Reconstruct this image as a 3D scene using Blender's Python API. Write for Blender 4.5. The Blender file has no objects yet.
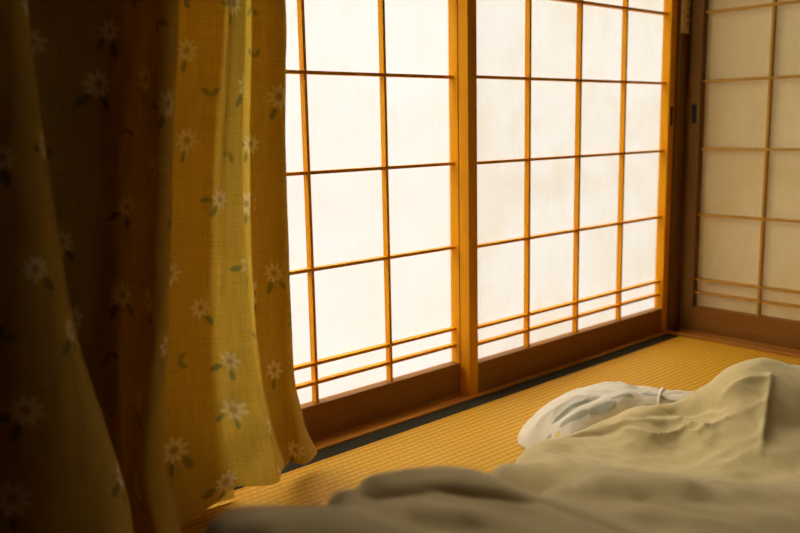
import bpy, bmesh, math, random
import numpy as np
from mathutils import Vector, Matrix, noise

random.seed(7)
C = bpy.context.scene.collection
SC = bpy.context.scene

# ------------------------------------------------------------------ helpers
def tag(o, label=None, cat=None, group=None, kind=None):
    if label: o['label'] = label
    if cat: o['category'] = cat
    if group: o['group'] = group
    if kind: o['kind'] = kind
    return o

def empty(name, loc, rz=0.0):
    o = bpy.data.objects.new(name, None)
    C.objects.link(o)
    o.location = loc
    o.rotation_euler = (0, 0, rz)
    o.empty_display_size = 0.05
    return o

def link(name, bm, mat, parent=None, smooth=False):
    me = bpy.data.meshes.new(name)
    bm.to_mesh(me)
    bm.free()
    if smooth:
        me.polygons.foreach_set('use_smooth', [True] * len(me.polygons))
    me.materials.append(mat)
    o = bpy.data.objects.new(name, me)
    C.objects.link(o)
    if parent: o.parent = parent
    return o

def box(bm, x0, x1, y0, y1, z0, z1, bevel=0.0):
    r = bmesh.ops.create_cube(bm, size=1.0)
    vs = r['verts']
    for v in vs:
        v.co = Vector(((x0 + x1) / 2 + v.co.x * (x1 - x0), (y0 + y1) / 2 + v.co.y * (y1 - y0), (z0 + z1) / 2 + v.co.z * (z1 - z0)))
    if bevel > 0:
        es = list({e for v in vs for e in v.link_edges})
        bmesh.ops.bevel(bm, geom=es, offset=bevel, segments=2, affect='EDGES', profile=0.6)
    return bm

def boxes(name, mat, lst, parent=None, bevel=0.0):
    bm = bmesh.new()
    for b in lst: box(bm, *b, bevel)
    return link(name, bm, mat, parent)

# ------------------------------------------------------------------ materials
class NT:
    def __init__(self, name):
        self.m = bpy.data.materials.new(name)
        self.m.use_nodes = True
        self.t = self.m.node_tree
        self.t.nodes.clear()
        self.out = self.t.nodes.new('ShaderNodeOutputMaterial')
    def n(self, typ, inputs=None, **kw):
        nd = self.t.nodes.new(typ)
        for k, v in kw.items(): setattr(nd, k, v)
        for k, v in (inputs or {}).items():
            s = nd.inputs[k]
            if isinstance(v, bpy.types.NodeSocket): self.t.links.new(v, s)
            else: s.default_value = v
        return nd
    def ramp(self, fac, stops):
        nd = self.n('ShaderNodeValToRGB', {'Fac': fac})
        el = nd.color_ramp.elements
        while len(el) < len(stops): el.new(0.5)
        for e, (p, c) in zip(el, stops):
            e.position = p
            e.color = (*c, 1) if len(c) == 3 else c
        return nd.outputs['Color']
    def mix(self, fac, a, b, mode='MIX'):
        nd = self.n('ShaderNodeMix', data_type='RGBA', blend_type=mode)
        for i, v in ((0, fac), (6, a), (7, b)):
            s = nd.inputs[i]
            if isinstance(v, bpy.types.NodeSocket): self.t.links.new(v, s)
            else: s.default_value = v if i == 0 else (*v, 1)
        return nd.outputs[2]
    def coord(self, scale=(1, 1, 1), kind='Object'):
        tc = self.n('ShaderNodeTexCoord')
        mp = self.n('ShaderNodeMapping', {'Vector': tc.outputs[kind], 'Scale': scale})
        return mp.outputs['Vector']
    def noise(self, vec, scale, detail=4, rough=0.55, dist=0.0):
        return self.n('ShaderNodeTexNoise', {'Vector': vec, 'Scale': scale, 'Detail': detail, 'Roughness': rough, 'Distortion': dist}).outputs['Fac']
    def math(self, op, a, b=0.0, c=0.0):
        nd = self.n('ShaderNodeMath', operation=op)
        for i, v in enumerate((a, b, c)):
            s = nd.inputs[i]
            if isinstance(v, bpy.types.NodeSocket): self.t.links.new(v, s)
            else: s.default_value = v
        return nd.outputs[0]
    def bump(self, h, strength=0.3, dist=0.002):
        return self.n('ShaderNodeBump', {'Height': h, 'Strength': strength, 'Distance': dist}).outputs['Normal']
    def done(self, sh):
        self.t.links.new(sh, self.out.inputs['Surface'])
        return self.m

def wood(name, axis, base, dark, rough=0.55, spec=0.07):
    t = NT(name)
    sc = {'z': (1, 1, 0.045), 'x': (0.045, 1, 1), 'y': (1, 0.045, 1)}[axis]
    v = t.coord(sc)
    g = t.noise(v, 90, 5, 0.6, 0.6)
    g2 = t.noise(v, 420, 3, 0.6)
    big = t.noise(t.coord(sc), 14, 2, 0.5)
    f = t.math('ADD', t.math('MULTIPLY', g, 0.7), t.math('MULTIPLY', big, 0.45))
    col = t.ramp(f, [(0.36, dark), (0.70, base)])
    col = t.mix(t.math('MULTIPLY', g2, 0.25), col, dark)
    b = t.n('ShaderNodeBsdfPrincipled', {'Base Color': col, 'Roughness': rough, 'Specular IOR Level': spec,
            'Normal': t.bump(g2, 0.12, 0.0008)})
    return t.done(b.outputs[0])

def plain(name, col, rough=0.7, var=0.15, scale=20, spec=0.2, metallic=0.0):
    t = NT(name)
    n = t.noise(t.coord(), scale, 4)
    c2 = tuple(max(0, c * (1 - var)) for c in col)
    c = t.ramp(n, [(0.3, c2), (0.7, col)])
    b = t.n('ShaderNodeBsdfPrincipled', {'Base Color': c, 'Roughness': rough, 'Specular IOR Level': spec, 'Metallic': metallic,
            'Normal': t.bump(n, 0.1, 0.001)})
    return t.done(b.outputs[0])

def paper(name, trans, refl, mottle, mixf=0.75, fwd=0.73, rough=0.5):
    """washi: long soft fibres, a little blotchy; lets daylight through"""
    t = NT(name)
    v = t.coord()
    blot = t.noise(v, 5.5, 4, 0.6, 0.4)
    fib = t.noise(t.coord((1.0, 1, 0.18)), 60, 4, 0.6, 1.5)
    f = t.math('ADD', t.math('MULTIPLY', blot, 0.72), t.math('MULTIPLY', fib, 0.28))
    fr = t.ramp(f, [(0.42, (0, 0, 0)), (0.66, (1, 1, 1))])
    tc = t.mix(fr, trans, tuple(a * b for a, b in zip(trans, mottle)))
    rc = t.mix(t.math('MULTIPLY', fr, 0.4), refl, tuple(a * b for a, b in zip(refl, mottle)))
    # part of the daylight is scattered evenly, part goes on roughly the way it came
    tr = t.n('ShaderNodeBsdfTranslucent', {'Color': tc})
    fw = t.n('ShaderNodeBsdfRefraction', {'Color': tc, 'IOR': 1.0, 'Roughness': rough})
    m1 = t.n('ShaderNodeMixShader', {'Fac': fwd})
    t.t.links.new(tr.outputs[0], m1.inputs[1]); t.t.links.new(fw.outputs[0], m1.inputs[2])
    df = t.n('ShaderNodeBsdfDiffuse', {'Color': rc})
    mx = t.n('ShaderNodeMixShader', {'Fac': mixf})
    t.t.links.new(df.outputs[0], mx.inputs[1]); t.t.links.new(m1.outputs[0], mx.inputs[2])
    return t.done(mx.outputs[0])

def tatami_mat():
    t = NT('tatami straw')
    tc = t.n('ShaderNodeTexCoord').outputs['Object']
    sp = t.n('ShaderNodeSeparateXYZ', {'Vector': tc})
    x, y = sp.outputs[0], sp.outputs[1]
    P = 0.0155                                   # rib pitch
    wob = t.math('MULTIPLY', t.math('SUBTRACT', t.noise(t.coord((1, .2, 1)), 6, 2), 0.5), 0.004)
    yy = t.math('DIVIDE', t.math('ADD', y, wob), P)
    ph = t.math('MULTIPLY', yy, 2 * math.pi)
    rib = t.math('MULTIPLY_ADD', t.math('SINE', ph), 0.5, 0.5)
    # stitch rhythm: alternate rows shifted by half a stitch
    row = t.math('MULTIPLY', t.math('MODULO', t.math('FLOOR', t.math('ADD', yy, 1000.25)), 2.0), math.pi)
    st = t.math('MULTIPLY_ADD', t.math('SINE', t.math('ADD', t.math('MULTIPLY', x, 2 * math.pi / 0.016), row)), 0.5, 0.5)
    fib = t.noise(t.coord((1, 0.06, 1)), 700, 3, 0.6)
    big = t.noise(t.coord((0.5, 1, 1)), 7, 3, 0.55)
    h = t.math('ADD', t.math('ADD', t.math('MULTIPLY', rib, 0.95), t.math('MULTIPLY', st, 0.34)), t.math('MULTIPLY', fib, 0.35))
    hn = t.math('DIVIDE', h, 1.64)
    c = t.ramp(hn, [(0.15, TAT_DARK), (0.62, TAT_BASE), (0.95, TAT_LIGHT)])
    c = t.mix(t.math('MULTIPLY', big, 0.35), c, TAT_DARK)
    b = t.n('ShaderNodeBsdfPrincipled', {'Base Color': c, 'Roughness': 0.55, 'Specular IOR Level': 0.10,
            'Normal': t.bump(h, 0.55, 0.0022)})
    return t.done(b.outputs[0])

def cloth(name, base, dark, print_cols=None, rough=0.85, weave=900, bump=0.15, trans=0.0):
    """cotton; optional point attributes mask print colours onto it"""
    t = NT(name)
    v = t.coord()
    n = t.noise(v, 9, 4, 0.6)
    col = t.ramp(n, [(0.3, dark), (0.7, base)])
    for att, pc in (print_cols or []):
        a = t.n('ShaderNodeAttribute', attribute_name=att, attribute_type='GEOMETRY').outputs['Fac']
        col = t.mix(a, col, pc)
    w = t.noise(v, weave, 2, 0.5)
    w2 = t.noise(v, 75, 4, 0.6, 0.8)
    hh = t.math('ADD', t.math('MULTIPLY', w, 0.25), w2)
    b = t.n('ShaderNodeBsdfPrincipled', {'Base Color': col, 'Roughness': rough, 'Specular IOR Level': 0.15,
            'Sheen Weight': 0.6, 'Sheen Roughness': 0.35, 'Sheen Tint': (1.0, 0.95, 0.82, 1), 'Normal': t.bump(hh, bump, 0.003)})
    return t.done(b.outputs[0])

def curtain_mat():
    t = NT('floral curtain cotton')
    uv = t.n('ShaderNodeUVMap', uv_map='UVMap').outputs['UV']
    def thread(sx, sy):
        mp = t.n('ShaderNodeMapping', {'Vector': uv, 'Scale': (sx, sy, 1)}).outputs['Vector']
        return t.noise(mp, 1.0, 2, 0.6)
    warp = thread(420, 14)
    weft = thread(14, 420)
    slub = t.math('MULTIPLY', t.math('ADD', warp, weft), 0.5)
    col = t.ramp(slub, [(0.34, CUR_DARK), (0.62, CUR_BASE)])
    tcol = t.ramp(slub, [(0.34, CUR_TDARK), (0.62, CUR_TRANS)])
    for att, pc, tp in (('petal', PETAL, PETAL_T), ('leaf', LEAF, LEAF_T), ('eye', EYE, EYE_T)):
        a = t.n('ShaderNodeAttribute', attribute_name=att, attribute_type='GEOMETRY').outputs['Fac']
        col = t.mix(a, col, pc)
        tcol = t.mix(a, tcol, tp)
    nb = t.bump(slub, 0.35, 0.0012)
    df = t.n('ShaderNodeBsdfDiffuse', {'Color': col, 'Normal': nb})
    tr = t.n('ShaderNodeBsdfTranslucent', {'Color': tcol, 'Normal': nb})
    ad = t.n('ShaderNodeAddShader')
    t.t.links.new(df.outputs[0], ad.inputs[0]); t.t.links.new(tr.outputs[0], ad.inputs[1])
    return t.done(ad.outputs[0])

# curtain folds: per fold line, plan points from the upper to the lower level
CURTAIN_Z = [0.87, 0.62, 0.38, 0.15, 0.0]
CURTAIN = [
    [(0.817, -0.078), (0.8, -0.078), (0.79, -0.079), (0.796, -0.086), (0.817, -0.112)],
    [(0.858, -0.068), (0.844, -0.068), (0.838, -0.068), (0.843, -0.072), (0.858, -0.095)],
    [(0.884, -0.07), (0.871, -0.07), (0.867, -0.07), (0.871, -0.074), (0.902, -0.09)],
    [(0.884, -0.085), (0.871, -0.085), (0.868, -0.085), (0.872, -0.085), (0.898, -0.105)],
    [(0.865, -0.098), (0.852, -0.1), (0.847, -0.1), (0.848, -0.1), (0.853, -0.128)],
    [(0.842, -0.08), (0.828, -0.08), (0.823, -0.08), (0.827, -0.085), (0.84, -0.105)],
    [(0.806, -0.082), (0.787, -0.083), (0.779, -0.086), (0.79, -0.098), (0.806, -0.128)],
    [(0.775, -0.12), (0.753, -0.125), (0.746, -0.13), (0.753, -0.145), (0.77, -0.165)],
    [(0.757, -0.118), (0.734, -0.115), (0.723, -0.115), (0.72, -0.13), (0.73, -0.15)],
    [(0.765, -0.082), (0.731, -0.085), (0.71, -0.088), (0.702, -0.1), (0.71, -0.125)],
    [(0.727, -0.07), (0.697, -0.072), (0.679, -0.075), (0.665, -0.09), (0.668, -0.12)],
    [(0.668, -0.078), (0.64, -0.08), (0.614, -0.084), (0.583, -0.105), (0.592, -0.145)],
    [(0.642, -0.15), (0.61, -0.16), (0.581, -0.17), (0.543, -0.2), (0.54, -0.25)],
    [(0.61, -0.165), (0.578, -0.175), (0.547, -0.19), (0.497, -0.235), (0.494, -0.3)],
    [(0.61, -0.11), (0.584, -0.115), (0.555, -0.125), (0.507, -0.17), (0.494, -0.25)],
    [(0.581, -0.075), (0.562, -0.075), (0.541, -0.08), (0.516, -0.11), (0.499, -0.17)],
    [(0.534, -0.085), (0.516, -0.085), (0.499, -0.09), (0.48, -0.11), (0.47, -0.15)],
    [(0.422, -0.095), (0.422, -0.105), (0.437, -0.12), (0.463, -0.15), (0.464, -0.2)],
    [(0.416, -0.15), (0.416, -0.17), (0.425, -0.2), (0.455, -0.26), (0.442, -0.32)],
    [(0.388, -0.195), (0.383, -0.215), (0.384, -0.255), (0.396, -0.33), (0.371, -0.42)],
    [(0.345, -0.19), (0.331, -0.21), (0.32, -0.26), (0.308, -0.34), (0.283, -0.44)],
    [(0.321, -0.13), (0.3, -0.15), (0.278, -0.2), (0.245, -0.28), (0.209, -0.36)],
    [(0.287, -0.1), (0.263, -0.11), (0.236, -0.14), (0.207, -0.18), (0.173, -0.24)],
    [(0.293, -0.075), (0.27, -0.075), (0.25, -0.075), (0.23, -0.075), (0.205, -0.09)],
    [(0.338, -0.06), (0.313, -0.06), (0.289, -0.06), (0.265, -0.06), (0.249, -0.065)],
    [(0.413, -0.066), (0.389, -0.066), (0.367, -0.066), (0.345, -0.068), (0.327, -0.08)],
    [(0.499, -0.06), (0.477, -0.06), (0.456, -0.06), (0.436, -0.062), (0.414, -0.085)],
    [(0.582, -0.062), (0.562, -0.062), (0.543, -0.064), (0.518, -0.068), (0.493, -0.11)],
    [(0.636, -0.07), (0.614, -0.07), (0.592, -0.072), (0.558, -0.085), (0.538, -0.14)],
    [(0.66, -0.06), (0.634, -0.06), (0.609, -0.062), (0.575, -0.072), (0.562, -0.12)],
    [(0.645, -0.052), (0.623, -0.052), (0.601, -0.052), (0.566, -0.06), (0.562, -0.09)],  # unseen extra gathers from here on, added to darken the curtain's left
    [(0.578, -0.053), (0.558, -0.053), (0.539, -0.053), (0.516, -0.056), (0.502, -0.07)],
    [(0.502, -0.05), (0.481, -0.05), (0.46, -0.05), (0.44, -0.05), (0.426, -0.055)],
    [(0.462, -0.042), (0.439, -0.042), (0.418, -0.042), (0.397, -0.042), (0.382, -0.045)],
    [(0.508, -0.036), (0.486, -0.036), (0.465, -0.036), (0.446, -0.036), (0.432, -0.038)],
    [(0.584, -0.04), (0.564, -0.04), (0.545, -0.04), (0.526, -0.04), (0.51, -0.05)],
    [(0.665, -0.046), (0.647, -0.046), (0.626, -0.046), (0.603, -0.05), (0.588, -0.075)],
    [(0.721, -0.058), (0.699, -0.058), (0.678, -0.06), (0.661, -0.07), (0.65, -0.1)],
    [(0.771, -0.073), (0.736, -0.076), (0.713, -0.079), (0.705, -0.088), (0.715, -0.11)],
]
PAPER_T = (0.94, 0.915, 0.875)
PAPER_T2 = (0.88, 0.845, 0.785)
SKY = 8.5
EXPO = 0.0
# ------------------------------------------------------------------ colours
WOOD_A, WOOD_B = (0.84, 0.375, 0.006), (0.68, 0.26, 0.004)
TAT_BASE, TAT_DARK, TAT_LIGHT = (0.70, 0.365, 0.022), (0.47, 0.225, 0.011), (0.77, 0.43, 0.034)
CUR_BASE, CUR_DARK = (0.36, 0.27, 0.085), (0.27, 0.20, 0.058)
CUR_TRANS, CUR_TDARK = (0.31, 0.205, 0.024), (0.225, 0.140, 0.013)
PETAL, PETAL_T = (0.62, 0.58, 0.42), (0.26, 0.21, 0.085)
LEAF, LEAF_T = (0.11, 0.115, 0.045), (0.115, 0.105, 0.022)
EYE, EYE_T = (0.35, 0.20, 0.05), (0.17, 0.10, 0.03)

M = {}
M['wood_z'] = wood('shoji cedar upright', 'z', WOOD_A, WOOD_B)
M['wood_x'] = wood('shoji cedar rail', 'x', WOOD_A, WOOD_B)
M['post'] = wood('house post cedar', 'z', (0.24, 0.130, 0.036), (0.18, 0.09, 0.024))
M['sill_x'] = wood('sill cedar', 'x', (0.66, 0.29, 0.045), (0.48, 0.19, 0.028), 0.35)
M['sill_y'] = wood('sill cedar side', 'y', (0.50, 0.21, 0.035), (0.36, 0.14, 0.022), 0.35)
M['paper'] = paper('white shoji paper', PAPER_T, (0.80, 0.74, 0.62), (0.97, 0.94, 0.89))
M['paper_shaded'] = paper('shaded shoji paper', PAPER_T2, (0.80, 0.72, 0.58), (0.93, 0.88, 0.78))  # dimmer, creamier outside light on the right panel put into its paper colour
M['side_bar'] = wood('side lattice cedar', 'z', (0.62, 0.34, 0.05), (0.48, 0.24, 0.03))
M['rail'] = wood('shaded shoji cedar', 'x', (0.32, 0.140, 0.024), (0.24, 0.094, 0.015))  # same cedar darkened: shade on the rail fronts put into the colour
M['paper_side'] = paper('side shoji paper', (0.98, 0.82, 0.46), (0.92, 0.74, 0.37), (0.88, 0.80, 0.62), 0.42, 0.0)
M['tatami'] = tatami_mat()
M['border'] = plain('black mat border cloth', (0.046, 0.041, 0.024), 0.9, 0.3, 400, 0.05)
M['plaster'] = plain('earth plaster', (0.22, 0.155, 0.075), 0.95, 0.2, 60)
M['ceiling'] = wood('ceiling boards', 'x', (0.13, 0.075, 0.025), (0.09, 0.05, 0.015))
M['iron'] = plain('dark pull iron', (0.030, 0.026, 0.016), 0.6, 0.3, 200, 0.15)
M['strip'] = plain('old cream strip', (0.95, 0.75, 0.34), 0.8, 0.2, 80)
M['ink'] = plain('ink', (0.05, 0.035, 0.012), 0.8, 0.2, 80)
M['duvet'] = cloth('cream cotton duvet', (0.79, 0.625, 0.29), (0.74, 0.58, 0.255))
M['quilt'] = cloth('white leaf print quilt', (0.80, 0.72, 0.54), (0.75, 0.675, 0.50),
                   [('leafprint', (0.22, 0.235, 0.14)), ('yellowprint', (0.80, 0.60, 0.16))])
M['tie'] = plain('white tie tape', (0.82, 0.76, 0.60), 0.9, 0.1, 200)
M['curtain'] = curtain_mat()

# ------------------------------------------------------------------ room shell
XL, XR, YB, ZC = -1.35, 2.372, -3.3, 2.35        # left wall, right shoji face, rear wall, ceiling
KAM = 1.735                                       # underside of the lintel
s = boxes('floor', plain('floor boards', (0.30, 0.16, 0.05)), [(XL - .1, 4.2, YB - .1, 0.14, -0.12, -0.03)]); tag(s, kind='structure')
s = boxes('ceiling', M['ceiling'], [(XL - .1, 4.2, YB - .1, 0.14, ZC, ZC + .08)]); tag(s, kind='structure')
s = boxes('wall_left', M['plaster'], [(XL - .1, XL, YB - .1, 0.14, -0.03, ZC)]); tag(s, kind='structure')
s = boxes('wall_rear', M['plaster'], [(XL, 4.2, YB - .1, YB, -0.03, ZC)]); tag(s, kind='structure')
s = boxes('wall_back', M['plaster'], [(XL, 0.47, 0.0, 0.12, -0.03, ZC), (0.47, 2.44, 0.0, 0.12, KAM + .045, ZC)]); tag(s, kind='structure')
s = boxes('wall_right', M['plaster'], [(XR, 2.47, YB, -0.08, KAM + .045, ZC), (XR, 2.47, YB, -1.85, -.03, KAM + .045)]); tag(s, kind='structure')
# unseen room added behind the right-hand shoji; its opening lights their paper
s = boxes('wall_far', M['plaster'], [(4.1, 4.2, YB, 0.14, -0.03, ZC), (2.47, 2.75, 0.0215, 0.06, -0.03, ZC), (2.75, 4.0, 0.02, 0.12, -0.03, 0.35), (2.75, 4.0, 0.02, 0.12, 2.0, ZC), (4.0, 4.1, 0.02, 0.12, -0.03, ZC)])
tag(s, kind='structure')
# posts, lintels, tracked sills
s = boxes('trim_1', M['post'], [(2.329, 2.470, -0.022, 0.022, -0.03, ZC), (2.3755, 2.470, -0.0335, -0.0222, -0.03, ZC)], bevel=0.002); tag(s, kind='structure')     # corner post
s = boxes('trim_2', M['post'], [(0.455, 0.5585, -0.025, 0.10, -0.03, ZC)], bevel=0.003); tag(s, kind='structure')
s = boxes('trim_3', M['sill_x'], [(0.5585, 2.329, -0.040, 0.085, KAM, KAM + .05)], bevel=0.002); tag(s, kind='structure')  # lintel
s = boxes('trim_4', M['sill_x'], [                                                                              # grooved sill under the window
    (0.5585, 2.329, -0.028, 0.085, -0.03, 0.0003),
    (0.5585, 2.329, -0.028, -0.0135, 0.0003, 0.0045), (0.5585, 2.329, 0.0160, 0.0210, 0.0003, 0.0045),
    (0.5585, 2.329, 0.053, 0.085, 0.0003, 0.0045)], bevel=0.0006); tag(s, kind='structure')
s = boxes('trim_5', M['sill_y'], [
    (2.300, 2.47, -1.85, -0.0335, -0.03, -0.0035),
    (2.300, 2.322, -1.85, -0.0335, -0.0035, 0.006), (2.352, 2.366, -1.85, -0.0335, -0.0035, 0.006),
    (2.404, 2.47, -1.85, -0.0335, -0.0035, 0.006)], bevel=0.0008); tag(s, kind='structure')
s = boxes('trim_7', M['post'], [(2.30, 2.47, -1.91, -1.79, -0.03, KAM + .05)], bevel=0.002); tag(s, kind='structure')
s = boxes('trim_6', M['sill_y'], [(2.300, 2.47, -1.85, -0.0335, KAM, KAM + .05)], bevel=0.002); tag(s, kind='structure')

# tatami: the one along the window carries a black border in view
def mat(x0, x1, y0, y1, name='tatami_mat'):
    root = empty(name, ((x0 + x1) / 2, y1, 0))
    hx = (x1 - x0) / 2 - .0008; D = y1 - y0 - .001
    bw = 0.042
    boxes('straw_surface', M['tatami'], [(-hx, hx, -D + bw, -bw, -0.0295, 0.0)], root)
    for a, b in ((-bw, 0.0), (-D, -D + bw)):
        boxes('border', M['border'], [(-hx, hx, a, b, -0.0295, 0.0008)], root, 0.0006)
    return root
t = mat(0.505, 2.300, -0.945, -0.029)
tag(t, 'golden woven straw tatami mat with a black border along the window sill', 'tatami mat')
for x0, x1, y0, y1 in ((-1.30, 0.505, -0.945, -0.029), (0.505, 2.300, -1.861, -0.945), (-1.30, 0.505, -1.861, -0.945),
                       (0.505, 2.300, -2.777, -1.861), (-1.30, 0.505, -2.777, -1.861)):
    pass
boxes('straw_field', M['tatami'], [(-1.35, 0.505, -3.3, -0.0005, -0.0295, -0.0004), (0.505, 2.300, -3.3, -0.9455, -0.0295, -0.0004)], bpy.data.objects['floor'])

# ------------------------------------------------------------------ sliding shoji
HZ = [0.1206, 0.162, 0.362, 0.561, 0.760, 0.959, 1.158, 1.357, 1.556]
W = 0.898
def shoji(name, loc, rz, bars, pmat, st=0.030, width=W, pull=None, fm=None):
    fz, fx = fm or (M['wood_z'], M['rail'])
    root = empty(name, loc, rz)
    top = KAM + .012
    for x0, x1 in ((0, st), (width - .030, width)):
        boxes('stile', fz, [(x0, x1, 0.0, 0.030, 0.0008, top)], root, 0.0012)
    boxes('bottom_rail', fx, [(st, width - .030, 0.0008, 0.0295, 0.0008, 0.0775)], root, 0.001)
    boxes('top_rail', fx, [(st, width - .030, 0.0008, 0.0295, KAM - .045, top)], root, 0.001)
    k = 0.0034
    bm = bmesh.new()
    for b in bars: box(bm, b - k, b + k, 0.011, 0.0265, 0.0775, KAM - .045, 0.0004)
    for z in HZ: box(bm, st, width - .030, 0.0108, 0.0262, z - k, z + k, 0.0004)
    link('lattice', bm, M['side_bar'] if fm else M['wood_z'], root)
    bm = bmesh.new()
    bm.faces.new([bm.verts.new(v) for v in ((st - .006, .0267, .070), (width - .024, .0267, .070), (width - .024, .0267, KAM - .038), (st - .006, .0267, KAM - .038))])
    link('paper', bm, pmat, root)
    for px0, px1, z0, z1 in (pull or []):
        p = boxes('finger_pull', M['iron'], [(px0, px1, -0.0010, 0.0, z0, z1), (px0, px0 + .0012, -0.0022, 0.0, z0, z1), (px1 - .0012, px1, -0.0022, 0.0, z0, z1),
                                             (px0, px1, -0.0022, 0.0, z0, z0 + .002), (px0, px1, -0.0022, 0.0, z1 - .002, z1)], root)
        p['label'] = 'dark metal finger pull let into the stile'
    return root
bars = [0.2364, 0.4464, 0.6564]
a = shoji('shoji_screen', (0.5595, 0.022, 0), 0, bars, M['paper'])
tag(a, 'bright wood-framed paper screen next to the yellow curtain, in the rear track', 'paper screen', 'shoji screens of the bright window')
b = shoji('shoji_screen', (1.4275, -0.011, 0), 0, bars, M['paper_shaded'], pull=[(0.879, 0.888, 0.635, 0.692)])
tag(b, 'bright wood-framed paper screen between the middle overlap and the corner post', 'paper screen', 'shoji screens of the bright window')
c = shoji('shoji_screen', (XR, -0.034, 0.0035), -math.pi / 2, [0.235, 0.440, 0.645], M['paper_side'], fm=(M['post'], M['rail']), st=0.035, pull=[(0.010, 0.024, 0.637, 0.694)])
tag(c, 'dim beige paper screen at right angles to the bright window, right of the corner post', 'paper screen')

# second screen of the right-hand wall, farther along its track towards the viewer
d = shoji('shoji_screen', (XR - .034, -0.034 - W + .03, 0.0035), -math.pi / 2, [0.247, 0.451, 0.655], M['paper_side'], fm=(M['post'], M['rail']), st=0.035)
tag(d, 'dim beige paper screen farther along the right wall, in the track nearest the bed', 'paper screen')

# strip of old paper with dark marks on the corner post
bm = bmesh.new()
st_ = empty('paper_strip', (2.352, -0.0221, 0.905))
box(bm, -0.022, 0.022, -0.0016, 0.0, 0.0, 0.205)
link('backing', bm, M['strip'], st_)
bm = bmesh.new()
for i in range(8):
    z = 0.022 + i * 0.0215
    box(bm, 0.008, 0.015, -0.0021, -0.0016, z, z + .003)
    box(bm, 0.0085, 0.0115, -0.0021, -0.0016, z, z + .011)
    box(bm, 0.009, 0.017, -0.0021, -0.0016, z + .007, z + .0095)
link('dark_marks', bm, M['ink'], st_)
tag(st_, 'narrow old cream strip with a column of dark marks on the corner post', 'strip')

# ------------------------------------------------------------------ curtain
def catmull(P, n):
    """P (k,3) -> smooth samples, n per span"""
    P = np.array(P, float)
    Q = np.vstack([2 * P[0] - P[1], P, 2 * P[-1] - P[-2]])
    out = []
    tt = np.linspace(0, 1, n, endpoint=False)[:, None]
    for i in range(1, len(Q) - 2):
        p0, p1, p2, p3 = Q[i - 1], Q[i], Q[i + 1], Q[i + 2]
        out.append(0.5 * ((2 * p1) + (-p0 + p2) * tt + (2 * p0 - 5 * p1 + 4 * p2 - p3) * tt ** 2 + (-p0 + 3 * p1 - 3 * p2 + p3) * tt ** 3))
    out.append(Q[-2][None])
    return np.vstack(out)

CZ = np.array([1.74] + CURTAIN_Z)
NS, NZ = 22, 520
rows = np.array([[catmull([(*p, 0) for p in [f[l] for f in CURTAIN]], NS)[:, :2]][0] for l in range(len(CURTAIN_Z))])   # level, s, xy
top = rows[0] * [1, 0.75] + [0, -0.02]
rows = np.concatenate([top[None], rows])
zs = np.linspace(0.004, 1.738, NZ)
lv = catmull([(z, 0, 0) for z in CZ[::-1]], 1)[:, 0]
def interp_levels(z):
    # smooth (Catmull) interpolation between levels for every s
    zz = CZ[::-1]; R = rows[::-1]
    i = int(min(max(np.searchsorted(zz, z, side='right') - 1, 0), len(zz) - 2))
    t = (z - zz[i]) / (zz[i + 1] - zz[i])
    p1, p2 = R[i], R[i + 1]
    h = zz[i + 1] - zz[i]
    m1 = (R[i + 1] - R[i - 1]) / (zz[i + 1] - zz[i - 1]) * h if i > 0 else (p2 - p1)
    m2 = (R[i + 2] - R[i]) / (zz[i + 2] - zz[i]) * h if i + 2 < len(zz) else (p2 - p1)
    return (2 * t**3 - 3 * t**2 + 1) * p1 + (t**3 - 2 * t**2 + t) * m1 + (-2 * t**3 + 3 * t**2) * p2 + (t**3 - t**2) * m2
G = np.zeros((NZ, rows.shape[1], 3))
for k, z in enumerate(zs):
    xy = interp_levels(z)
    G[k, :, :2] = xy
    G[k, :, 2] = z
# hem does not lie level: it dips with the flare
ref = G[NZ // 4]
u = np.concatenate([[0], np.cumsum(np.linalg.norm(np.diff(ref[:, :2], axis=0), axis=1))])
US = 3.0
# small drag wrinkles along the hang
tang = np.gradient(G[:, :, :2], axis=1)
nrm = np.stack([-tang[..., 1], tang[..., 0]], -1)
nrm /= np.linalg.norm(nrm, axis=2, keepdims=True) + 1e-9
for k in range(NZ):
    for j in range(G.shape[1]):
        p = Vector((u[j] * 26, zs[k] * 2.2 + u[j] * 3, 1.7))
        w = noise.noise(p) * 0.0036 + noise.noise(Vector((u[j] * 60 + zs[k] * 10, zs[k] * 9, 4.1))) * 0.0012
        w += max(0, 0.3 - zs[k]) * noise.noise(Vector((u[j] * 16 + zs[k] * 18, zs[k] * 10, 9.3))) * 0.02
        G[k, j, :2] += nrm[k, j] * w
nsx = G.shape[1]
sidx = np.arange(nsx) / NS
lift = 0.030 * np.clip(1 - np.maximum(sidx - 9.0, 0) / 1.5, 0, 1)
G[:, :, 2] += lift[None, :] * np.clip(1 - zs / 0.30, 0, 1)[:, None] ** 1.5
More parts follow.
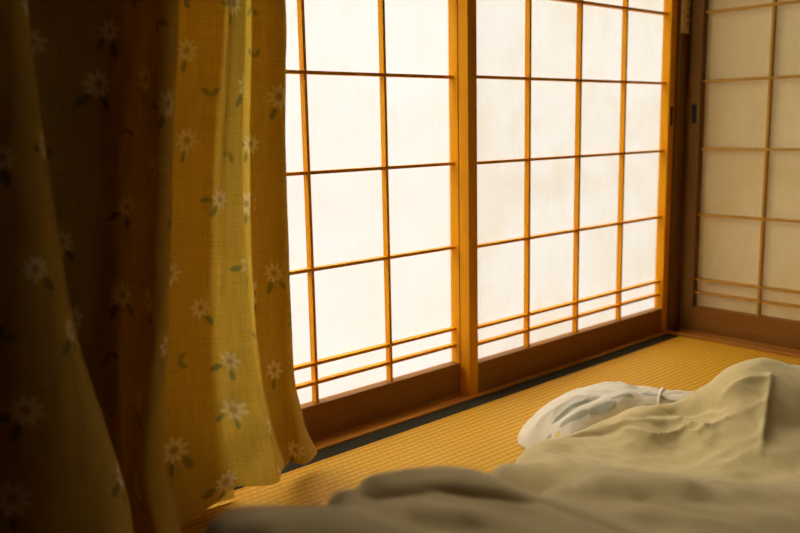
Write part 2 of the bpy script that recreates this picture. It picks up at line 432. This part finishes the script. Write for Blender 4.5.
# printed flowers: a scatter in fabric space
petal = np.zeros((NZ, nsx)); leaf = np.zeros((NZ, nsx)); eye = np.zeros((NZ, nsx))
Ug = np.repeat(u[None], NZ, 0); Vg = np.repeat(zs[:, None], nsx, 1)
rng = random.Random(11)
pts = []
tries = 0
while len(pts) < 420 and tries < 30000:
    tries += 1
    c_ = (rng.uniform(0, u[-1]), rng.uniform(0, 1.72))
    if all((c_[0] - q[0]) ** 2 + (c_[1] - q[1]) ** 2 > 0.082 ** 2 for q in pts): pts.append(c_)
sst = lambda e0, e1, x: np.clip((x - e0) / (e1 - e0), 0, 1) ** 2 * (3 - 2 * np.clip((x - e0) / (e1 - e0), 0, 1))
for cu, cv in pts:
    sel_j = np.where(np.abs(u - cu) < .045)[0]; sel_k = np.where(np.abs(zs - cv) < .045)[0]
    if len(sel_j) == 0 or len(sel_k) == 0: continue
    sl = np.ix_(sel_k, sel_j)
    du, dv = Ug[sl] - cu, Vg[sl] - cv
    kind = rng.random()
    if kind < 0.22:                                   # a loose sprig
        aa = rng.uniform(0, 6.28)
        for off in (0.0, 1.6):
            a2 = aa + off; s_ = rng.uniform(.008, .011)
            x = (du * math.cos(a2) + dv * math.sin(a2)) - s_; y = -du * math.sin(a2) + dv * math.cos(a2)
            leaf[sl] = np.maximum(leaf[sl], 0.8 * (1 - sst(0.75, 1.1, (x / s_) ** 2 + (y / (s_ * .45)) ** 2)))
        continue
    R0 = rng.uniform(.018, .025); ph = rng.uniform(0, 6.28); npet = rng.choice((7, 8, 9))
    r = np.hypot(du, dv); th = np.arctan2(dv, du)
    edge = R0 * (0.80 + 0.20 * np.cos(npet * th + ph))
    body = (1 - sst(0.82, 1.06, r / edge))
    petal[sl] = np.maximum(petal[sl], body * (0.62 + 0.30 * np.abs(np.cos(npet * th / 2 + ph / 2))))
    eye[sl] = np.maximum(eye[sl], 0.85 * (1 - sst(0.20, 0.36, r / R0)))
    a0 = rng.uniform(-2.4, -0.7)
    for q in range(rng.choice((1, 2, 2))):
        a2 = a0 + q * rng.uniform(.8, 1.3); s_ = rng.uniform(.009, .013)
        x = (du * math.cos(a2) + dv * math.sin(a2)) - (R0 * .95 + s_ * .7); y = -du * math.sin(a2) + dv * math.cos(a2)
        lm = 0.92 * (1 - sst(0.75, 1.1, (x / s_) ** 2 + (y / (s_ * .48)) ** 2))
        leaf[sl] = np.maximum(leaf[sl], lm)
def grid_mesh(name, P, mat, parent=None, attrs=None, uv=None):
    nk, nj = P.shape[:2]
    idx = np.arange(nk * nj).reshape(nk, nj)
    f = np.stack([idx[:-1, :-1], idx[:-1, 1:], idx[1:, 1:], idx[1:, :-1]], -1).reshape(-1, 4)
    me = bpy.data.meshes.new(name)
    me.from_pydata(P.reshape(-1, 3).tolist(), [], f.tolist())
    me.polygons.foreach_set('use_smooth', [True] * len(me.polygons))
    for an, av in (attrs or {}).items():
        at_ = me.attributes.new(an, 'FLOAT', 'POINT')
        at_.data.foreach_set('value', av.astype(np.float32).ravel())
    if uv is not None:
        l = me.uv_layers.new(name='UVMap')
        vi = np.empty(len(me.loops), np.int32); me.loops.foreach_get('vertex_index', vi)
        l.data.foreach_set('uv', uv.reshape(-1, 2)[vi].astype(np.float32).ravel())
    me.materials.append(mat)
    o = bpy.data.objects.new(name, me)
    C.objects.link(o)
    if parent: o.parent = parent
    return o
cur = grid_mesh('curtain', G, M['curtain'], None, {'petal': petal, 'leaf': leaf, 'eye': eye}, np.stack([Ug, Vg], -1))
tag(cur, 'floor-length mustard yellow curtain with a small white flower and green leaf print', 'curtain')

# ------------------------------------------------------------------ bedding (height fields laid on the tatami)
def tps(pts, X, Y, smooth=0.0):
    P = np.array(pts, float); n = len(P)
    def U(r2): return np.where(r2 > 1e-12, 0.5 * r2 * np.log(np.maximum(r2, 1e-12)), 0)
    d2 = ((P[:, None, :2] - P[None, :, :2]) ** 2).sum(-1)
    K = U(d2) + np.eye(n) * smooth
    Q = np.hstack([np.ones((n, 1)), P[:, :2]])
    A = np.block([[K, Q], [Q.T, np.zeros((3, 3))]])
    w = np.linalg.solve(A, np.concatenate([P[:, 2], np.zeros(3)]))
    out = np.zeros_like(X)
    for i in range(n): out += w[i] * U((X - P[i, 0]) ** 2 + (Y - P[i, 1]) ** 2)
    return out + w[n] + w[n + 1] * X + w[n + 2] * Y
def fbm(X, Y, sx, sy, rot=0.0, seed=0.0, ridged=False, octv=3):
    out = np.zeros_like(X); c_, s_ = math.cos(rot), math.sin(rot)
    flat = out.ravel(); xf = (X * c_ + Y * s_).ravel() * sx; yf = (-X * s_ + Y * c_).ravel() * sy
    for i in range(len(flat)):
        v = 0.0; a = 1.0; f_ = 1.0
        for o_ in range(octv):
            q = noise.noise(Vector((xf[i] * f_ + seed, yf[i] * f_ - seed, seed * 1.7 + o_ * 5.1)))
            v += a * ((1 - 2 * abs(q)) if ridged else q)
            a *= 0.45; f_ *= 2.1
        flat[i] = v
    return out
def crease(Z, X, Y, segs):
    """folds pressed into the cloth: (x0,y0,x1,y1,height,width)"""
    for x0, y0, x1, y1, h, w in segs:
        dx, dy = x1 - x0, y1 - y0; L2 = dx * dx + dy * dy
        t_ = np.clip(((X - x0) * dx + (Y - y0) * dy) / L2, 0, 1)
        d = np.hypot(X - x0 - t_ * dx, Y - y0 - t_ * dy)
        env = np.sin(np.pi * np.clip(t_ * .9 + .05, 0, 1)) ** .5
        Z += h * env * np.exp(-np.abs(d) / w)
    return Z

def sheet(name, mat, pts, outline, nx, step, seed, wr, creases=(), attrs=None, edge=0.07, parent=None, floor_z=0.002, smooth=1e-5, calm=False):
    """outline: closed plan polygon; the cloth rounds down to the floor along it"""
    O = np.array(outline, float)
    nO = len(O); tt = np.linspace(0, 1, 6, endpoint=False)[:, None]
    O = np.vstack([0.5 * (2 * O[i] + (O[(i + 1) % nO] - O[i - 1]) * tt + (2 * O[i - 1] - 5 * O[i] + 4 * O[(i + 1) % nO] - O[(i + 2) % nO]) * tt ** 2
                          + (-O[i - 1] + 3 * O[i] - 3 * O[(i + 1) % nO] + O[(i + 2) % nO]) * tt ** 3) for i in range(nO)])
    x0, y0 = O.min(0); x1, y1 = O.max(0)
    xs = np.arange(x0, x1 + step, step); ys = np.arange(y0, y1 + step, step)
    X, Y = np.meshgrid(xs, ys)
    Z = tps(pts, X, Y, smooth)
    # signed distance to outline
    D = np.full(X.shape, 1e9); inside = np.zeros(X.shape, bool)
    for i in range(len(O)):
        a_, b_ = O[i], O[(i + 1) % len(O)]
        d_ = b_ - a_
        t_ = np.clip(((X - a_[0]) * d_[0] + (Y - a_[1]) * d_[1]) / (d_ @ d_), 0, 1)
        D = np.minimum(D, np.hypot(X - a_[0] - t_ * d_[0], Y - a_[1] - t_ * d_[1]))
        cond = (a_[1] > Y) != (b_[1] > Y)
        xi = a_[0] + (Y - a_[1]) * d_[0] / (d_[1] if abs(d_[1]) > 1e-9 else 1e-9)
        inside ^= cond & (X < xi)
    D = np.where(inside, D, -D)
    for sx, sy, rot, amp, ridged in wr:
        k_ = 0.25 + 0.75 * np.clip((X - 0.75) / 0.35, 0, 1) if calm else 1.0    # the heaped near part is pulled smoother
        Z += amp * k_ * fbm(X, Y, sx, sy, rot, seed, ridged); seed += 3.7
    Z = crease(Z, X, Y, creases)
    e = np.clip(D / edge, 0, 1)
    Z = floor_z + np.maximum(Z - floor_z, 0.004) * np.sqrt(np.clip(1 - (1 - e) ** 2, 0, 1))
    av = {k_: fn(X, Y) for k_, fn in (attrs or {}).items()}
    keep = D > -step * 1.01
    Z = np.where(D <= 0, floor_z, Z)
    idx = -np.ones(X.shape, int); idx[keep] = np.arange(keep.sum())
    q = np.stack([idx[:-1, :-1], idx[:-1, 1:], idx[1:, 1:], idx[1:, :-1]], -1).reshape(-1, 4)
    q = q[(q >= 0).all(1)]
    me = bpy.data.meshes.new(name)
    V = np.stack([X[keep], Y[keep], Z[keep]], -1)
    me.from_pydata(V.tolist(), [], q.tolist())
    me.polygons.foreach_set('use_smooth', [True] * len(me.polygons))
    for an, v_ in av.items():
        at_ = me.attributes.new(an, 'FLOAT', 'POINT'); at_.data.foreach_set('value', v_[keep].astype(np.float32).ravel())
    me.materials.append(mat)
    o = bpy.data.objects.new(name, me); C.objects.link(o)
    if parent: o.parent = parent
    return o

DUV = [
       (0.343,-0.680,0.284),(0.353,-0.680,0.287),(0.380,-0.689,0.293),(0.407,-0.700,0.289),(0.432,-0.722,0.289),(0.448,-0.757,0.296),(0.461,-0.800,0.296),(0.478,-0.842,0.294),(0.365,-0.715,0.302),(0.388,-0.729,0.303),(0.412,-0.751,0.302),(0.433,-0.784,0.302),(0.359,-0.752,0.312),(0.395,-0.775,0.307),(0.385,-0.789,0.307),(0.350,-0.766,0.312),(0.508,-0.659,0.250),(0.561,-0.637,0.248),(0.618,-0.645,0.246),(0.666,-0.669,0.240),(0.702,-0.706,0.238),(0.712,-0.739,0.235),(0.718,-0.794,0.231),(0.547,-0.664,0.257),(0.592,-0.675,0.261),(0.631,-0.705,0.259),(0.669,-0.736,0.253),(0.685,-0.770,0.246),(0.542,-0.696,0.259),(0.573,-0.709,0.262),(0.604,-0.732,0.262),(0.640,-0.763,0.256),(0.661,-0.791,0.248),(0.560,-0.723,0.261),(0.590,-0.746,0.258),(0.626,-0.775,0.253),(0.475,-0.722,0.274),(0.514,-0.721,0.266),(0.545,-0.740,0.264),(0.579,-0.765,0.261),(0.611,-0.792,0.255),(0.646,-0.817,0.244),(0.664,-0.855,0.243),(0.517,-0.756,0.268),(0.547,-0.783,0.267),(0.579,-0.808,0.261),(0.609,-0.835,0.252),(0.529,-0.787,0.263),(0.568,-0.818,0.256),(0.715,-0.857,0.234),(0.729,-0.897,0.226),(0.824,-0.718,0.181),(0.875,-0.737,0.186),(0.924,-0.775,0.190),(0.955,-0.828,0.193),(0.975,-0.865,0.193),(0.993,-0.903,0.192),(1.015,-0.956,0.194),(0.861,-0.770,0.193),(0.896,-0.806,0.199),(0.926,-0.858,0.202),(0.957,-0.920,0.202),(0.841,-0.784,0.188),(0.875,-0.819,0.194),(0.904,-0.870,0.197),(0.934,-0.931,0.198),(0.867,-0.825,0.190),(0.901,-0.885,0.194),(0.808,-0.807,0.193),(0.847,-0.850,0.199),(0.874,-0.899,0.203),(0.898,-0.960,0.206),(0.807,-0.862,0.203),(0.839,-0.918,0.209),(0.796,-0.882,0.200),(0.831,-0.946,0.208),
       (0.901,-0.561,0.145),(1.046,-0.484,0.107),(1.104,-0.492,0.111),(1.204,-0.493,0.099),(1.241,-0.510,0.109),(1.298,-0.525,0.121),(1.347,-0.567,0.135),(1.408,-0.593,0.138),(1.420,-0.616,0.160),(1.471,-0.628,0.176),(1.468,-0.667,0.203),(1.491,-0.694,0.209),(1.504,-0.725,0.205),(1.513,-0.748,0.198),(1.486,-0.759,0.199),(1.452,-0.730,0.200),(1.405,-0.698,0.193),(1.395,-0.667,0.177),(1.368,-0.668,0.158),(1.371,-0.697,0.171),(1.385,-0.726,0.178),(1.405,-0.746,0.187),(1.313,-0.588,0.129),(1.253,-0.585,0.123),(1.347,-0.628,0.129),(1.302,-0.671,0.124),(1.314,-0.727,0.145),(1.200,-0.539,0.103),(1.096,-0.531,0.106),(1.219,-0.626,0.107),(1.250,-0.700,0.111),(1.259,-0.764,0.126),(1.126,-0.590,0.097),(1.152,-0.649,0.098),(1.190,-0.716,0.102),(1.187,-0.799,0.117),(0.928,-0.657,0.152),(0.917,-0.611,0.149),(1.400,-0.775,0.175),(1.421,-0.786,0.180),(1.364,-0.805,0.143),(1.339,-0.783,0.144),(1.279,-0.834,0.133),(1.250,-0.816,0.128),(1.178,-0.877,0.136),(1.187,-0.824,0.113),
       (.963,-.509,.06),(.555,-.625,.19),(.64,-.630,.195),(.70,-.645,.185),(.76,-.68,.17),(1.06,-.44,.04),(1.14,-.43,.04),(1.245,-.455,.04),(1.33,-.49,.05),(1.40,-.54,.06),(1.475,-.57,.08),(1.53,-.59,.10),(1.585,-.61,.12),(1.62,-.63,.13),(1.72,-.90,.13),
       (.83,-.64,.13),(.76,-.62,.13),(.76,-.70,.16),(.85,-.70,.14),(.55,-.62,.15),(.42,-.64,.16),(.48,-.66,.19),(.66,-.61,.15),(.30,-.68,.17),
       (1.8,-1.4,.10),(1.30,-1.0,.13),(1.1,-1.2,.20),(1.0,-1.6,.13),(.5,-1.4,.21),(.25,-1.1,.20),(1.5,-1.15,.17),(.75,-1.35,.25),(.55,-1.6,.12),(1.35,-1.5,.20),(1.65,-1.2,.12),(1.55,-1.6,.09),(.85,-1.22,.18),(1.2,-1.38,.13)]
OUT = [(.235,-.78),(.30,-.655),(.40,-.625),(.52,-.605),(.66,-.60),(.78,-.555),(.90,-.50),(.97,-.475),(1.06,-.425),(1.14,-.425),(1.245,-.445),
       (1.332,-.475),(1.408,-.530),(1.487,-.560),(1.54,-.580),(1.59,-.595),(1.64,-.625),(1.69,-.70),(1.76,-.82),(1.88,-.98),(1.84,-1.18),(1.90,-1.40),(1.80,-1.62),(1.55,-1.70),(1.30,-1.83),(1.02,-1.80),(.78,-1.88),(.48,-1.74),(.28,-1.60),(.19,-1.36),(.10,-1.15),(.15,-.93)]
CRE = [(1.318,-.617,1.285,-.707,.012,.006),(1.225,-.616,1.31,-.658,.010,.006),(1.222,-.534,1.289,-.613,.009,.007),(1.37,-.674,1.419,-.73,.010,.008),
       (1.359,-.658,1.35,-.692,-.008,.008),(1.083,-.46,1.203,-.524,.006,.008),(1.296,-.638,1.252,-.718,.012,.006),(1.376,-.678,1.386,-.734,.009,.007),
       (1.23,-.568,1.234,-.632,.009,.007),(1.332,-.728,1.368,-.75,.006,.008),(1.139,-.49,1.237,-.563,-.007,.008),(1.325,-.583,1.357,-.66,-.007,.010),
       (1.29,-.60,1.345,-.665,.008,.006),(1.28,-.67,1.33,-.72,.008,.006),(1.25,-.57,1.36,-.61,-.006,.008),
       (1.431,-.732,1.25,-.80,.012,.007),
       (.60,-.725,.685,-.80,-.016,.010),(.53,-.69,.60,-.735,-.010,.010),(.70,-.80,.72,-.93,-.008,.014),(.86,-.82,.86,-.95,-.008,.014)]
dv = sheet('duvet', M['duvet'], DUV, OUT, 0, 0.0042, 3.0,
           [(2.2, 6.5, 0.75, .006, False), (5, 11, -0.35, .0035, False), (8, 15, 0.9, .0035, True), (16, 24, -0.6, .0018, True)], CRE, edge=0.075, smooth=1e-5, calm=True)
tag(dv, 'crumpled cream duvet heaped on the tatami in the foreground, one edge turned back', 'duvet')

QP = [(1.258,-.317,.03),(1.302,-.300,.050),(1.354,-.325,.080),(1.447,-.368,.105),(1.48,-.419,.110),(1.531,-.505,.099),(1.56,-.53,.096),(1.62,-.56,.08),
      (1.283,-.404,.062),(1.344,-.47,.095),(1.40,-.43,.104),(1.33,-.40,.085),(1.45,-.50,.102),(1.55,-.42,.085),(1.60,-.50,.08),(1.29,-.36,.055)]
QO = [(1.262,-.345),(1.268,-.305),(1.30,-.270),(1.37,-.268),(1.46,-.300),(1.56,-.37),(1.64,-.47),(1.68,-.55),(1.66,-.585),(1.60,-.580),(1.54,-.563),(1.487,-.545),(1.41,-.515),(1.335,-.460),(1.265,-.435),(1.256,-.40)]
LEAVES = [(1.299,-.357,1.39,-.408,.010),(1.331,-.422,1.385,-.449,.011),(1.291,-.383,1.337,-.422,.009),(1.451,-.461,1.486,-.49,.010),(1.234,-.354,1.281,-.371,.011),
          (1.385,-.435,1.425,-.467,.006),(1.468,-.485,1.51,-.538,.008),(1.53,-.40,1.57,-.44,.010),(1.37,-.50,1.41,-.54,.012),(1.60,-.52,1.62,-.58,.012),(1.30,-.45,1.33,-.47,.01)]
def leafmask(X, Y):
    m = np.zeros_like(X)
    wx = 0.005 * fbm(X, Y, 14, 14, 0, 2.2, False, 2); 
    for x0, y0, x1, y1, w in LEAVES:
        dx, dy = x1 - x0, y1 - y0; L2 = dx * dx + dy * dy
        t_ = ((X - x0) * dx + (Y - y0) * dy) / L2
        d = np.abs((X - x0) * dy - (Y - y0) * dx) / math.sqrt(L2) + wx
        ww = w * np.sqrt(np.clip(1 - (2 * t_ - 1) ** 2, 0, 1)) + 1e-6
        m = np.maximum(m, np.where((t_ > 0) & (t_ < 1), 1 - sst(.75, 1.15, d / ww), 0))
    return m * 0.7
def yellowmask(X, Y):
    return 1 - sst(.005, .008, np.hypot((X - 1.275) * .7, Y + .386))
QC = [(1.30,-.36,1.40,-.41,-.008,.010),(1.33,-.44,1.42,-.46,.007,.010),(1.40,-.37,1.42,-.45,.006,.008),(1.45,-.38,1.52,-.47,-.005,.010),(1.29,-.32,1.36,-.36,.006,.008),
      (1.46,-.46,1.54,-.51,-.006,.010),(1.34,-.31,1.39,-.40,.004,.007)]
qu = sheet('quilt', M['quilt'], QP, QO, 0, 0.003, 8.0, [(9, 18, 0.8, .0035, False), (16, 26, -0.4, .003, True)], QC,
           {'leafprint': leafmask, 'yellowprint': yellowmask}, edge=0.062)
tag(qu, 'white quilt with a grey-green leaf print bulging out beyond the cream duvet', 'quilt')

# tape of the quilt cover, tied across its crest
def z_on(o, x, y):
    best = min(o.data.vertices, key=lambda v: (v.co.x - x) ** 2 + (v.co.y - y) ** 2)
    return best.co.z
bm = bmesh.new()
path = [(1.560, -.455), (1.535, -.463), (1.513, -.474), (1.490, -.484), (1.468, -.494), (1.448, -.504)]
prev = None
for i, (x, y) in enumerate(path):
    z = z_on(qu, x, y) + .004
    nx_, ny_ = 0.0042 * 0.4, 0.0042
    ring = [bm.verts.new((x - nx_, y - ny_, z)), bm.verts.new((x + nx_, y + ny_, z)), bm.verts.new((x + nx_, y + ny_, z + .002)), bm.verts.new((x - nx_, y - ny_, z + .002))]
    if prev:
        for k in range(4): bm.faces.new((prev[k], prev[(k + 1) % 4], ring[(k + 1) % 4], ring[k]))
    else: bm.faces.new(ring[::-1])
    prev = ring
bm.faces.new(prev)
tp = link('cover_tie', bm, M['tie'], qu, True)

# ------------------------------------------------------------------ daylight, camera, exposure
w = bpy.data.worlds.new('overcast daylight'); SC.world = w
w.use_nodes = True
nt = w.node_tree
bg = nt.nodes['Background']
tcw = nt.nodes.new('ShaderNodeTexCoord'); sx = nt.nodes.new('ShaderNodeSeparateXYZ'); rp = nt.nodes.new('ShaderNodeValToRGB')
mr = nt.nodes.new('ShaderNodeMapRange'); mr.inputs['From Min'].default_value = -1.0
nt.links.new(tcw.outputs['Generated'], sx.inputs[0]); nt.links.new(sx.outputs[2], mr.inputs['Value']); nt.links.new(mr.outputs[0], rp.inputs[0])
el = rp.color_ramp.elements
el[0].position = 0.46; el[0].color = (0.120, 0.117, 0.110, 1)         # garden ground
el[1].position = 0.66; el[1].color = (0.138, 0.135, 0.128, 1)         # dark band made up above the horizon, so the paper stays evenly dim
for ps, cl in ((0.80, (0.80, 0.79, 0.765, 1)), (1.0, (1.0, 0.985, 0.955, 1))):
    e_ = el.new(ps); e_.color = cl                                   # overcast sky
nt.links.new(rp.outputs[0], bg.inputs['Color'])
bg.inputs['Strength'].default_value = SKY

cam_d = bpy.data.cameras.new('camera'); cam = bpy.data.objects.new('camera', cam_d); C.objects.link(cam)
pitch, yaw, roll = -.1665, -.7329, -.02
F = Vector((math.cos(pitch) * -math.sin(yaw), math.cos(pitch) * math.cos(yaw), math.sin(pitch)))
R = F.cross(Vector((0, 0, 1))).normalized(); U = R.cross(F)
R2 = R * math.cos(roll) + U * math.sin(roll); U2 = -R * math.sin(roll) + U * math.cos(roll)
mw = Matrix((R2, U2, -F)).transposed().to_4x4(); mw.translation = Vector((0, -1.3531, 0.652))
cam.matrix_world = mw
cam_d.sensor_fit = 'HORIZONTAL'; cam_d.sensor_width = 36.0; cam_d.lens = 838.66 / 800 * 36
cam_d.clip_start = 0.02
cam_d.dof.use_dof = True; cam_d.dof.focus_distance = 1.75; cam_d.dof.aperture_fstop = 2.8
SC.camera = cam

vs = SC.view_settings
vs.view_transform = 'Standard'; vs.look = 'None'; vs.gamma = 1.0; vs.use_curve_mapping = False
vs.exposure = EXPO
cy = SC.cycles
cy.max_bounces = 10; cy.diffuse_bounces = 8; cy.transmission_bounces = 6
cy.use_denoising = True
cy.sample_clamp_indirect = 6.0
